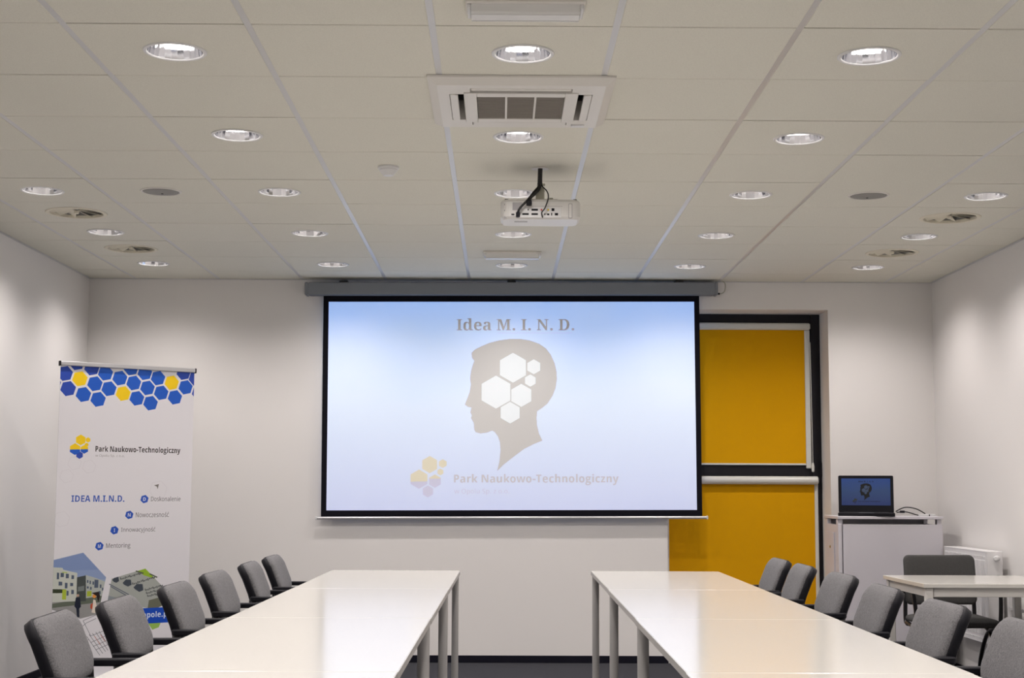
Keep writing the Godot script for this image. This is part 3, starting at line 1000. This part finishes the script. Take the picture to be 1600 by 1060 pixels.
# ------------------------------------------------------------------ the banner
func build_banner() -> void:
	var a := Vector3(-2.599, 0, 1.821)
	var b := Vector3(-1.919, 0, 1.294)
	var t := thing("roll_up_banner", "white roll-up banner with blue and yellow hexagons in the left corner", "banner", (a + b) / 2, atan2(a.z - b.z, b.x - a.x))
	var w := 0.86
	var m := mat("banner_print", Color.WHITE, 0.45, 0, 0.4)
	m.albedo_texture = ImageTexture.create_from_image(banner_image())
	part("print", picture(w, 1.885, 0.0004), m, t, Vector3(0, 0.9925, 0.0))
	part("backing", box(Vector3(-w / 2, 0.05, -0.001), Vector3(w / 2, 1.935, 0.0)), M.screen_housing, t)
	part("top_rail", prism(rounded(w + 0.006, 0.026, 0.008, 3), -0.012, 0.012, 0.003), M.aluminium, t, Vector3(0, 1.944, 0))
	for s in [-1.0, 1.0]:
		part("rail_end", cbox(Vector3(0.006, 0.03, 0.03), 0.002), M.black_plastic, t, Vector3(s * (w / 2 + 0.005), 1.943, 0))
	part("pole", tube([Vector3(0, 0.05, -0.035), Vector3(0, 1.94, -0.018)], 0.008, 8), M.aluminium, t)
	part("base", prism(rounded(w + 0.02, 0.08, 0.03, 5), -0.06, 0.05, 0.006), M.aluminium, t, Vector3(0, 0.055, 0))
	for s in [-1.0, 1.0]:
		part("foot", box(Vector3(s * 0.3 - 0.025, 0, -0.17), Vector3(s * 0.3 + 0.025, 0.014, 0.17), 0.004), M.aluminium, t)

# ------------------------------------------------------------------ cabinet and laptop
func build_cabinet() -> void:
	var x0 := 2.283
	var x1 := 2.985
	var t := thing("media_cabinet", "white media cabinet by the window carrying an open laptop", "cabinet", Vector3((x0 + x1) / 2, 0, 0.35))
	var h := (x1 - x0) / 2
	# a hollow carcass: the gap under the top opens into it
	part("side_wall", box(Vector3(-h, 0.04, -0.2), Vector3(-h + 0.018, 0.985, 0.178), 0.002), M.cabinet_white, t)
	part("side_wall", box(Vector3(h - 0.018, 0.04, -0.2), Vector3(h, 0.985, 0.178), 0.002), M.cabinet_white, t)
	part("back_wall", box(Vector3(-h + 0.018, 0.04, -0.2), Vector3(h - 0.018, 1.022, -0.188)), M.cabinet_white, t)
	part("bottom", box(Vector3(-h + 0.018, 0.04, -0.188), Vector3(h - 0.018, 0.058, 0.178)), M.cabinet_white, t)
	part("shelf", box(Vector3(-h + 0.018, 0.6, -0.188), Vector3(h - 0.018, 0.618, 0.15)), M.cabinet_white, t)
	part("plinth", box(Vector3(-h + 0.02, 0, -0.19), Vector3(h - 0.02, 0.04, 0.165)), M.cabinet_white, t)
	part("top", box(Vector3(-h - 0.006, 1.022, -0.205), Vector3(h + 0.006, 1.042, 0.205), 0.003), M.cabinet_white, t)
	for s in [[-h, -h + 0.034], [h - 0.03, h]]:
		part("corner_block", box(Vector3(s[0], 0.985, 0.13), Vector3(s[1], 1.022, 0.178), 0.002), M.cabinet_white, t)
	for e in [[-h, -h + 0.03], [h - 0.03, h]]:
		part("corner_block", box(Vector3(e[0], 0.985, -0.2), Vector3(e[1], 1.022, -0.14), 0.002), M.cabinet_white, t)
	part("door", box(Vector3(-h + 0.03, 0.05, 0.178), Vector3(h + 0.002, 0.988, 0.198), 0.003), M.cabinet_white, t)
	part("door_stile", box(Vector3(-h - 0.002, 0.05, 0.178), Vector3(-h + 0.024, 0.988, 0.196), 0.003), M.cabinet_white, t)
	var sp := part("side_panel", box(Vector3(-h - 0.008, 0.06, -0.17), Vector3(-h, 0.93, 0.08), 0.002), M.cabinet_white, t)
	part("lock", lathe([Vector2(0, 0), Vector2(0.009, 0), Vector2(0.009, 0.004), Vector2(0.004, 0.006), Vector2(0, 0.006)], 16), M.brass, sp, Vector3(-h - 0.008, 0.83, -0.02), Vector3(0, 0, PI / 2))
	# the laptop
	var l := thing("laptop", "open black laptop showing the slide on top of the white cabinet", "laptop", Vector3(2.505, 1.042, 0.42), -0.24)
	part("base", prism(rounded(0.375, 0.25, 0.012, 4), -0.011, 0.011, 0.003), M.black_plastic, l, Vector3(0, 0.011, 0.0), Vector3(PI / 2, 0, 0))
	var kb := part("keyboard", box(Vector3(-0.16, 0.022, -0.09), Vector3(0.16, 0.0235, 0.03)), M.black_rubber, l)
	part("touchpad", box(Vector3(-0.05, 0.022, 0.045), Vector3(0.05, 0.0228, 0.11)), M.screen_housing, l)
	var lid := part("lid", prism(rounded(0.372, 0.258, 0.01, 4), -0.007, 0.0, 0.002), M.black_plastic, l, Vector3(0, 0.148, -0.137), Vector3(-0.1, 0, 0))
	part("display", picture(0.33, 0.186), M.laptop_slide, lid, Vector3(0, 0.015, 0.0006))
	part("hinge", tube([Vector3(-0.15, 0.022, -0.122), Vector3(0.15, 0.022, -0.122)], 0.007, 8), M.black_plastic, l)
	# cables and the adapter beside it
	var y := 1.042
	var c := thing("laptop_cable", "black looped cable running from the laptop to a white adapter", "cable", Vector3(2.722, y, 0.38))
	part("upper_lead", tube(smooth_path([Vector3(0, 0.03, -0.02), Vector3(0.06, 0.058, -0.01), Vector3(0.13, 0.05, 0.01), Vector3(0.19, 0.016, 0.03)]), 0.004, 8), M.black_rubber, c)
	part("lower_lead", tube(smooth_path([Vector3(0, 0.024, 0.0), Vector3(0.06, 0.028, 0.02), Vector3(0.13, 0.008, 0.04), Vector3(0.17, 0.006, 0.04)]), 0.004, 8), M.black_rubber, c)
	part("ferrite", tube([Vector3(0.022, 0.029, 0.006), Vector3(0.052, 0.029, 0.016)], 0.0085, 10), M.black_plastic, c)
	var ad := thing("cable_adapter", "small white cable adapter lying on the cabinet top", "adapter", Vector3(2.9, y, 0.42))
	part("case", prism(rounded(0.07, 0.032, 0.008, 4), -0.007, 0.007, 0.002), M.trim_white, ad, Vector3(-0.005, 0.007, 0), Vector3(PI / 2, 0, 0))
	part("plug", box(Vector3(0.032, 0.001, -0.012), Vector3(0.075, 0.014, 0.012), 0.002), M.trim_white, ad)
	part("collar", box(Vector3(0.029, 0.0, -0.013), Vector3(0.036, 0.012, 0.013), 0.001), M.black_plastic, ad)

# ------------------------------------------------------------------ radiator
func build_radiator() -> void:
	var t := thing("radiator", "white panel radiator mounted low on the right wall", "radiator", Vector3(3.0, 0.28, 0.0))
	var z0 := 0.575
	var z1 := 1.44
	var n := 26
	var st := st_new()
	add_box(st, Vector3(-0.014, 0.0, z0), Vector3(-0.004, 0.56, z1 - 0.02), 0.003)
	part("front_panel", st.commit(), M.radiator_white, t)
	for k in n:
		var z := z0 + 0.03 + (z1 - z0 - 0.08) * k / (n - 1)
		part("rib", box(Vector3(-0.0185, 0.05, z - 0.009), Vector3(-0.012, 0.51, z + 0.009), 0.003), M.radiator_white, t)
		part("shadow_tab", box(Vector3(-0.018, 0.524, z - 0.006), Vector3(-0.012, 0.536, z + 0.006), 0.002), M.radiator_white, t)  # added raised tabs that catch shadow in place of the perforations
		part("shadow_tab", box(Vector3(-0.018, 0.024, z - 0.006), Vector3(-0.012, 0.036, z + 0.006), 0.002), M.radiator_white, t)
	part("back_panel", box(Vector3(0.07, 0.0, z0), Vector3(0.08, 0.56, z1 - 0.02), 0.003), M.radiator_white, t)
	part("top_grille", box(Vector3(-0.015, 0.556, z0), Vector3(0.081, 0.566, z1), 0.002), M.radiator_white, t)
	part("side_cover", box(Vector3(-0.015, 0.0, z1 - 0.008), Vector3(0.081, 0.56, z1), 0.002), M.radiator_white, t)
	for z in [0.7, 1.25]:
		part("bracket", box(Vector3(0.08, 0.1, z), Vector3(0.116, 0.5, z + 0.03)), M.radiator_white, t)
	part("valve", lathe([Vector2(0, -0.035), Vector2(0.012, -0.035), Vector2(0.016, -0.03), Vector2(0.016, 0.025), Vector2(0.011, 0.032), Vector2(0, 0.032)], 18), M.trim_white, t, Vector3(0.035, 0.525, z1 + 0.03), Vector3(PI / 2, 0, 0.5))
	# two riser pipes farther along the wall
	for k in 2:
		var p := thing("heating_pipe", "white vertical heating pipe on the right wall, %s the radiator" % ["nearest to" if k == 0 else "farther from"], "pipe", Vector3(3.075, 0, 1.56 + 0.16 * k), 0, "heating pipes")
		part("pipe", tube([Vector3(0, 0.0, 0), Vector3(0, 0.69, 0)], 0.015, 12), M.radiator_white, p)
		part("clip", box(Vector3(0.0, 0.5, -0.022), Vector3(0.04, 0.52, 0.022), 0.002), M.radiator_white, p)

# ------------------------------------------------------------------ projector
func build_projector() -> void:
	var t := thing("ceiling_projector", "white projector hanging from the ceiling with black cables at its back", "projector", Vector3(0.182, 2.5, 3.71))
	t.rotation.x = 0.05
	var hw := 0.184
	# z +0.14 is the back that faces the viewer
	part("body", prism(rounded(2 * hw, 0.27, 0.05, 6), -0.046, 0.046, 0.012), M.projector_white, t, Vector3.ZERO, Vector3(PI / 2, 0, 0))
	var zb := 0.1355
	part("port_panel", box(Vector3(-0.10, -0.04, zb - 0.004), Vector3(0.094, 0.006, zb + 0.0015), 0.001), M.trim_white, t)
	part("vent", box(Vector3(-0.13, -0.006, zb - 0.004), Vector3(-0.085, 0.03, zb + 0.002), 0.001), M.projector_grey, t)
	part("seam", box(Vector3(-0.075, 0.012, zb - 0.004), Vector3(0.1, 0.0135, zb + 0.001)), M.projector_grey, t)
	var ports := [[-0.128, -0.026, 0.014, 0.006], [-0.07, -0.024, 0.03, 0.008], [-0.028, -0.024, 0.03, 0.008], [-0.028, -0.004, 0.03, 0.009], [-0.058, -0.004, 0.006, 0.006], [0.018, -0.024, 0.006, 0.006], [0.034, -0.025, 0.01, 0.008], [0.05, -0.024, 0.005, 0.013], [0.072, -0.024, 0.015, 0.011], [0.056, -0.003, 0.013, 0.013]]
	for p in ports:
		part("port", box(Vector3(p[0] - p[2] / 2, p[1] - p[3] / 2, zb - 0.002), Vector3(p[0] + p[2] / 2, p[1] + p[3] / 2, zb + 0.003), 0.0008), M.black_plastic, t)
	for p in [[0.034, -0.004, "port_yellow"], [0.018, -0.004, "trim_white"], [0.003, -0.004, "port_red"]]:
		part("jack", lathe([Vector2(0, 0), Vector2(0.004, 0), Vector2(0.004, 0.006), Vector2(0, 0.006)], 12), M[p[2]], t, Vector3(p[0], p[1], zb), Vector3(PI / 2, 0, 0))
	for p in [[-0.162, 0.022], [-0.162, -0.006], [-0.162, -0.036]]:
		part("screw", box(Vector3(p[0] - 0.006, p[1] - 0.004, 0.112), Vector3(p[0] + 0.006, p[1] + 0.004, 0.1245), 0.001), M.projector_grey, t)
	part("latch", prism(rounded(0.018, 0.068, 0.004, 3), 0.128, 0.1372, 0.001), M.projector_grey, t, Vector3(0.136, -0.008, 0))
	part("latch_inlay", prism(rounded(0.013, 0.062, 0.003, 3), 0.128, 0.1382, 0.001), M.projector_white, t, Vector3(0.136, -0.008, 0))
	part("foot", box(Vector3(0.15, 0.044, 0.09), Vector3(0.166, 0.05, 0.106), 0.001), M.black_plastic, t)
	part("foot", box(Vector3(-0.165, 0.044, 0.09), Vector3(-0.149, 0.05, 0.106), 0.001), M.black_plastic, t)
	part("base_label", box(Vector3(-0.12, -0.0472, 0.02), Vector3(-0.06, -0.0458, 0.06)), M.projector_grey, t)
	var ln := part("lens", lathe([Vector2(0, 0), Vector2(0.032, 0), Vector2(0.034, 0.02), Vector2(0.026, 0.024), Vector2(0, 0.018)], 24), M.black_plastic, t, Vector3(-0.06, 0.0, -0.134), Vector3(-PI / 2, 0, 0))
	var mt := part("mount_plate", box(Vector3(-0.06, 0.05, -0.05), Vector3(0.08, 0.056, 0.07), 0.001), M.bracket, t)
	for p in [[-0.05, -0.04], [0.06, -0.03], [0.05, 0.06]]:
		part("spacer", lathe([Vector2(0, 0.042), Vector2(0.009, 0.042), Vector2(0.009, 0.062), Vector2(0, 0.062)], 12), M.bracket, mt, Vector3(p[0], 0, p[1]))
	part("mount_post", box(Vector3(-0.014, 0.056, -0.01), Vector3(0.014, C - 2.5 - 0.07, 0.01), 0.002), M.bracket, t)
	part("mount_joint", prism(rounded(0.04, 0.06, 0.01, 4), -0.02, 0.02, 0.003), M.bracket, t, Vector3(0, 0.085, 0))
	part("mount_neck", box(Vector3(-0.01, C - 2.5 - 0.08, -0.012), Vector3(0.01, C - 2.5 - 0.003, 0.012), 0.002), M.black_metal, t)
	part("ceiling_plate", lathe([Vector2(0, -0.004), Vector2(0.04, -0.004), Vector2(0.042, 0), Vector2(0, 0)], 24), M.unit_white, t, Vector3(0, C - 2.5, 0))
	for p in [[-0.018, 0.11], [0.018, 0.13], [0.016, 0.1]]:
		part("bolt", lathe([Vector2(0, -0.006), Vector2(0.006, -0.006), Vector2(0.006, 0.006), Vector2(0, 0.006)], 8), M.bracket, t, Vector3(p[0], p[1], 0.02), Vector3(PI / 2, 0, 0))
	var top := C - 2.5 - 0.02
	part("video_cable", tube(smooth_path([Vector3(-0.004, top, 0.02), Vector3(-0.006, 0.125, 0.03), Vector3(-0.03, 0.09, 0.06), Vector3(-0.06, 0.04, 0.15), Vector3(-0.095, 0.0, 0.17), Vector3(-0.105, -0.022, 0.165)]), 0.0055, 8), M.black_rubber, t)
	part("video_plug", box(Vector3(-0.114, -0.042, 0.134), Vector3(-0.096, -0.018, 0.178), 0.004), M.black_plastic, t)
	part("mains_cable", tube(smooth_path([Vector3(0.002, top, 0.024), Vector3(0.0, 0.12, 0.036), Vector3(-0.022, 0.08, 0.08), Vector3(-0.046, 0.05, 0.14), Vector3(-0.052, 0.03, 0.16)]), 0.0055, 8), M.black_rubber, t)
	part("mains_plug", box(Vector3(-0.066, 0.014, 0.134), Vector3(-0.042, 0.036, 0.17), 0.003), M.black_plastic, t)
	part("signal_cable", tube(smooth_path([Vector3(0.006, top, 0.02), Vector3(0.006, 0.13, 0.03), Vector3(0.03, 0.09, 0.08), Vector3(0.034, 0.05, 0.14), Vector3(0.018, 0.0, 0.165), Vector3(0.004, -0.02, 0.16), Vector3(0.008, -0.042, 0.15)]), 0.003, 8), M.black_rubber, t)
	part("cable_sleeve", tube([Vector3(0.0, top + 0.018, 0.022), Vector3(-0.002, 0.13, 0.026)], 0.011, 10), M.black_rubber, t)

# ------------------------------------------------------------------ other things in the ceiling
func build_ceiling_units() -> void:
	var mx := GX + 0.3
	# the air conditioner
	var t := thing("air_conditioner", "white square four-way air conditioner cassette in the ceiling", "air conditioner", Vector3(mx, C, 4.93))
	var w := 0.345
	var st := st_new()
	# a sloping rim from the ceiling down to the flat face
	var y := -0.03
	var f := 0.31
	for s in 4:
		var r := Basis(Vector3.UP, PI / 2 * s)
		quad(st, r * Vector3(-w, 0, w), r * Vector3(w, 0, w), r * Vector3(w, -0.008, w), r * Vector3(-w, -0.008, w), r * Vector3.BACK)
		quad(st, r * Vector3(-w, -0.008, w), r * Vector3(w, -0.008, w), r * Vector3(f, y, f), r * Vector3(-f, y, f), (r * Vector3(0, -0.8, 0.5)).normalized())
		# the face between the rim and the slot
		quad(st, r * Vector3(-f, y, f), r * Vector3(f, y, f), r * Vector3(0.268, y, 0.268), r * Vector3(-0.268, y, 0.268), Vector3.DOWN)
		for e in [-1.0, 1.0]:
			quad(st, r * Vector3(e * 0.268, y, 0.268), r * Vector3(e * 0.19, y, 0.268), r * Vector3(e * 0.19, y, 0.215), r * Vector3(e * 0.215, y, 0.215), Vector3.DOWN)
	part("panel", st.commit(), M.unit_white, t)
	st = st_new()
	for s in 4:                                       # the walls of the four slots
		var r := Basis(Vector3.UP, PI / 2 * s)
		quad(st, r * Vector3(-0.19, y, 0.268), r * Vector3(0.19, y, 0.268), r * Vector3(0.19, 0.05, 0.25), r * Vector3(-0.19, 0.05, 0.25), r * Vector3.FORWARD)
		quad(st, r * Vector3(-0.19, y, 0.215), r * Vector3(0.19, y, 0.215), r * Vector3(0.19, 0.05, 0.215), r * Vector3(-0.19, 0.05, 0.215), r * Vector3.BACK)
		for e in [-1.0, 1.0]:
			quad(st, r * Vector3(e * 0.19, y, 0.268), r * Vector3(e * 0.19, y, 0.215), r * Vector3(e * 0.19, 0.05, 0.215), r * Vector3(e * 0.19, 0.05, 0.25), r * Vector3(-e, 0, 0))
	part("slot_lining", st.commit(), M.unit_white, t)
	st = st_new()
	for s in 4:                                       # an open sheet metal casing over the slots
		var q := Basis(Vector3.UP, PI / 2 * s)
		quad(st, q * Vector3(-0.285, 0.05, 0.285), q * Vector3(0.285, 0.05, 0.285), q * Vector3(0.285, 0.36, 0.285), q * Vector3(-0.285, 0.36, 0.285), q * Vector3.FORWARD)
		quad(st, q * Vector3(-0.285, 0.05, 0.25), q * Vector3(0.285, 0.05, 0.25), q * Vector3(0.285, 0.05, 0.285), q * Vector3(-0.285, 0.05, 0.285), Vector3.UP)
	add_box(st, Vector3(-0.285, 0.36, -0.285), Vector3(0.285, 0.37, 0.285))
	part("casing", st.commit(), M.sheet_metal, t)
	for s in 4:
		var shut := s == 2
		var fl := part("flap", prism(rounded(0.372, 0.05 if shut else (0.018 if s == 0 else 0.03), 0.008, 4), -0.004, 0.004, 0.002), M.unit_white, t, Basis(Vector3.UP, PI / 2 * s) * Vector3(0, y + 0.001, 0.2415 if shut else (0.258 if s == 0 else 0.251)), Vector3.ZERO)
		fl.basis = Basis(Vector3.UP, PI / 2 * s) * Basis(Vector3.RIGHT, PI / 2 - (0.0 if shut else 0.12))
	st = st_new()
	for e in [-1.0, 1.0]:
		add_box(st, Vector3(e * 0.19 - 0.024, y - 0.004, -0.213), Vector3(e * 0.19 + 0.024, y + 0.01, 0.213), 0.002)
		add_box(st, Vector3(-0.166, y - 0.004, e * 0.188 - 0.024), Vector3(0.166, y + 0.01, e * 0.188 + 0.024), 0.002)
	for e in [-0.055, 0.055]:
		add_box(st, Vector3(e - 0.004, y - 0.003, -0.165), Vector3(e + 0.004, y + 0.008, 0.165), 0.001)
	part("grille_frame", st.commit(), M.unit_white, t)
	for k in 3:
		var gx := -0.1105 + 0.1105 * k
		var g := part("grille", box(Vector3(gx - 0.053, y + 0.004, -0.165), Vector3(gx + 0.053, y + 0.008, 0.165)), M.grille_brown, t)
		for j in 22:
			part("slat", box(Vector3(gx - 0.053, y - 0.001, -0.16 + j * 0.0152), Vector3(gx + 0.053, y + 0.004, -0.16 + j * 0.0152 + 0.006)), M.grille_brown, g)
	part("receiver", prism(rounded(0.055, 0.03, 0.006, 4), -0.006, 0.006, 0.002), M.trim_white, t, Vector3(0.235, y, -0.268), Vector3(PI / 2, 0, 0))
	# emergency lights, switched off
	for k in 2:
		var z: float = [6.05, 1.27][k]
		var e := thing("emergency_light", ["clear covered emergency light at the top edge of the picture, switched off", "shallow white emergency light on the ceiling close to the screen, switched off"][k], "emergency light", Vector3(mx, C, z), 0, "emergency lights")
		part("back_tray", box(Vector3(-0.185, -0.014, -0.062), Vector3(0.185, 0, 0.062), 0.004), M.unit_white, e)
		for s in [-1.0, 1.0]:
			part("end_cap", box(Vector3(s * 0.174 - 0.006, -0.03, -0.05), Vector3(s * 0.174 + 0.006, -0.013, 0.05), 0.003), M.trim_white, e)
		st = st_new()
		var pr := PackedVector2Array([Vector2(-0.05, -0.013), Vector2(-0.044, -0.036), Vector2(-0.036, -0.042), Vector2(0.036, -0.042), Vector2(0.044, -0.036), Vector2(0.05, -0.013)])
		part("cover", prism(pr, -0.168, 0.168, 0.0015), M.prism_cover, e, Vector3.ZERO, Vector3(0, PI / 2, 0))
		for s in [-1.0, 1.0]:
			part("cover_rib", box(Vector3(-0.166, -0.0435, s * 0.03 - 0.003), Vector3(0.166, -0.0415, s * 0.03 + 0.003)), M.prism_cover, e)
	# smoke detector
	var sd := thing("smoke_detector", "small white round smoke detector on the ceiling left of the projector", "smoke detector", Vector3(GX - 0.3, C, GZ + 5.5 * 0.6))
	part("base", lathe([Vector2(0, -0.012), Vector2(0.046, -0.012), Vector2(0.05, -0.008), Vector2(0.05, 0), Vector2(0, 0)], 32), M.trim_white, sd)
	part("chamber", lathe([Vector2(0, -0.042), Vector2(0.022, -0.042), Vector2(0.03, -0.034), Vector2(0.042, -0.018), Vector2(0.042, -0.012), Vector2(0, -0.012)], 32), M.trim_white, sd)
	# loudspeakers
	for k in 2:
		var s := thing("ceiling_speaker", "round grey loudspeaker grille in the %s part of the ceiling" % ["left", "right"][k], "speaker", Vector3(GX + 0.6 * (-2.5 if k == 0 else 3.5), C, GZ + 4.5 * 0.6), 0, "ceiling loudspeakers")
		part("ring", lathe([Vector2(0.092, 0.004), Vector2(0.092, -0.003), Vector2(0.095, -0.005), Vector2(0.101, -0.004), Vector2(0.103, 0.0)], 40), M.unit_white, s)
		part("grille", lathe([Vector2(0, -0.006), Vector2(0.05, -0.0055), Vector2(0.09, -0.002), Vector2(0.094, 0.004)], 40, true), M.speaker_grey, s)
		part("badge", lathe([Vector2(0, -0.0075), Vector2(0.006, -0.0075), Vector2(0.006, -0.004)], 12), M.black_plastic, s, Vector3(0.0, 0, -0.03))
		part("can", lathe([Vector2(0.094, 0.004), Vector2(0.094, 0.1), Vector2(0, 0.1)], 20), M.sheet_metal, s)
	# swirl diffusers
	var vd := ["left of the ceiling, nearer the viewer", "left of the ceiling, nearer the screen", "right of the ceiling, nearer the viewer", "right of the ceiling, nearer the screen"]
	for k in 4:
		var d := thing("swirl_diffuser", "round cream swirl air diffuser at the %s" % vd[k], "air diffuser", Vector3(GX + 0.6 * (-3.5 if k < 2 else 4.5), C, GZ + 0.6 * (3.5 if k % 2 == 0 else 1.5)), [0.2, 0.5, 0.0, 0.3][k], "swirl diffusers")
		part("ring", lathe([Vector2(0.142, 0.012), Vector2(0.142, -0.003), Vector2(0.146, -0.005), Vector2(0.162, -0.004), Vector2(0.166, 0.0)], 48), M.diffuser_cream, d)
		part("hub", lathe([Vector2(0, -0.006), Vector2(0.012, -0.005), Vector2(0.014, 0.0), Vector2(0.014, 0.01)], 20), M.diffuser_cream, d)
		part("duct", lathe([Vector2(0.146, 0.0), Vector2(0.146, 0.34), Vector2(0, 0.34)], 28), M.sheet_metal, d)
		for j in 10:
			var a := TAU * j / 10
			var vane := prism(PackedVector2Array([Vector2(0.013, -0.004), Vector2(0.142, -0.034), Vector2(0.142, 0.034), Vector2(0.013, 0.004)]), -0.001, 0.001)
			var v := part("vane", vane, M.diffuser_cream, d)
			v.basis = Basis(Vector3.UP, a) * Basis(Vector3.RIGHT, PI / 2 + 0.42)
			v.position.y = 0.016
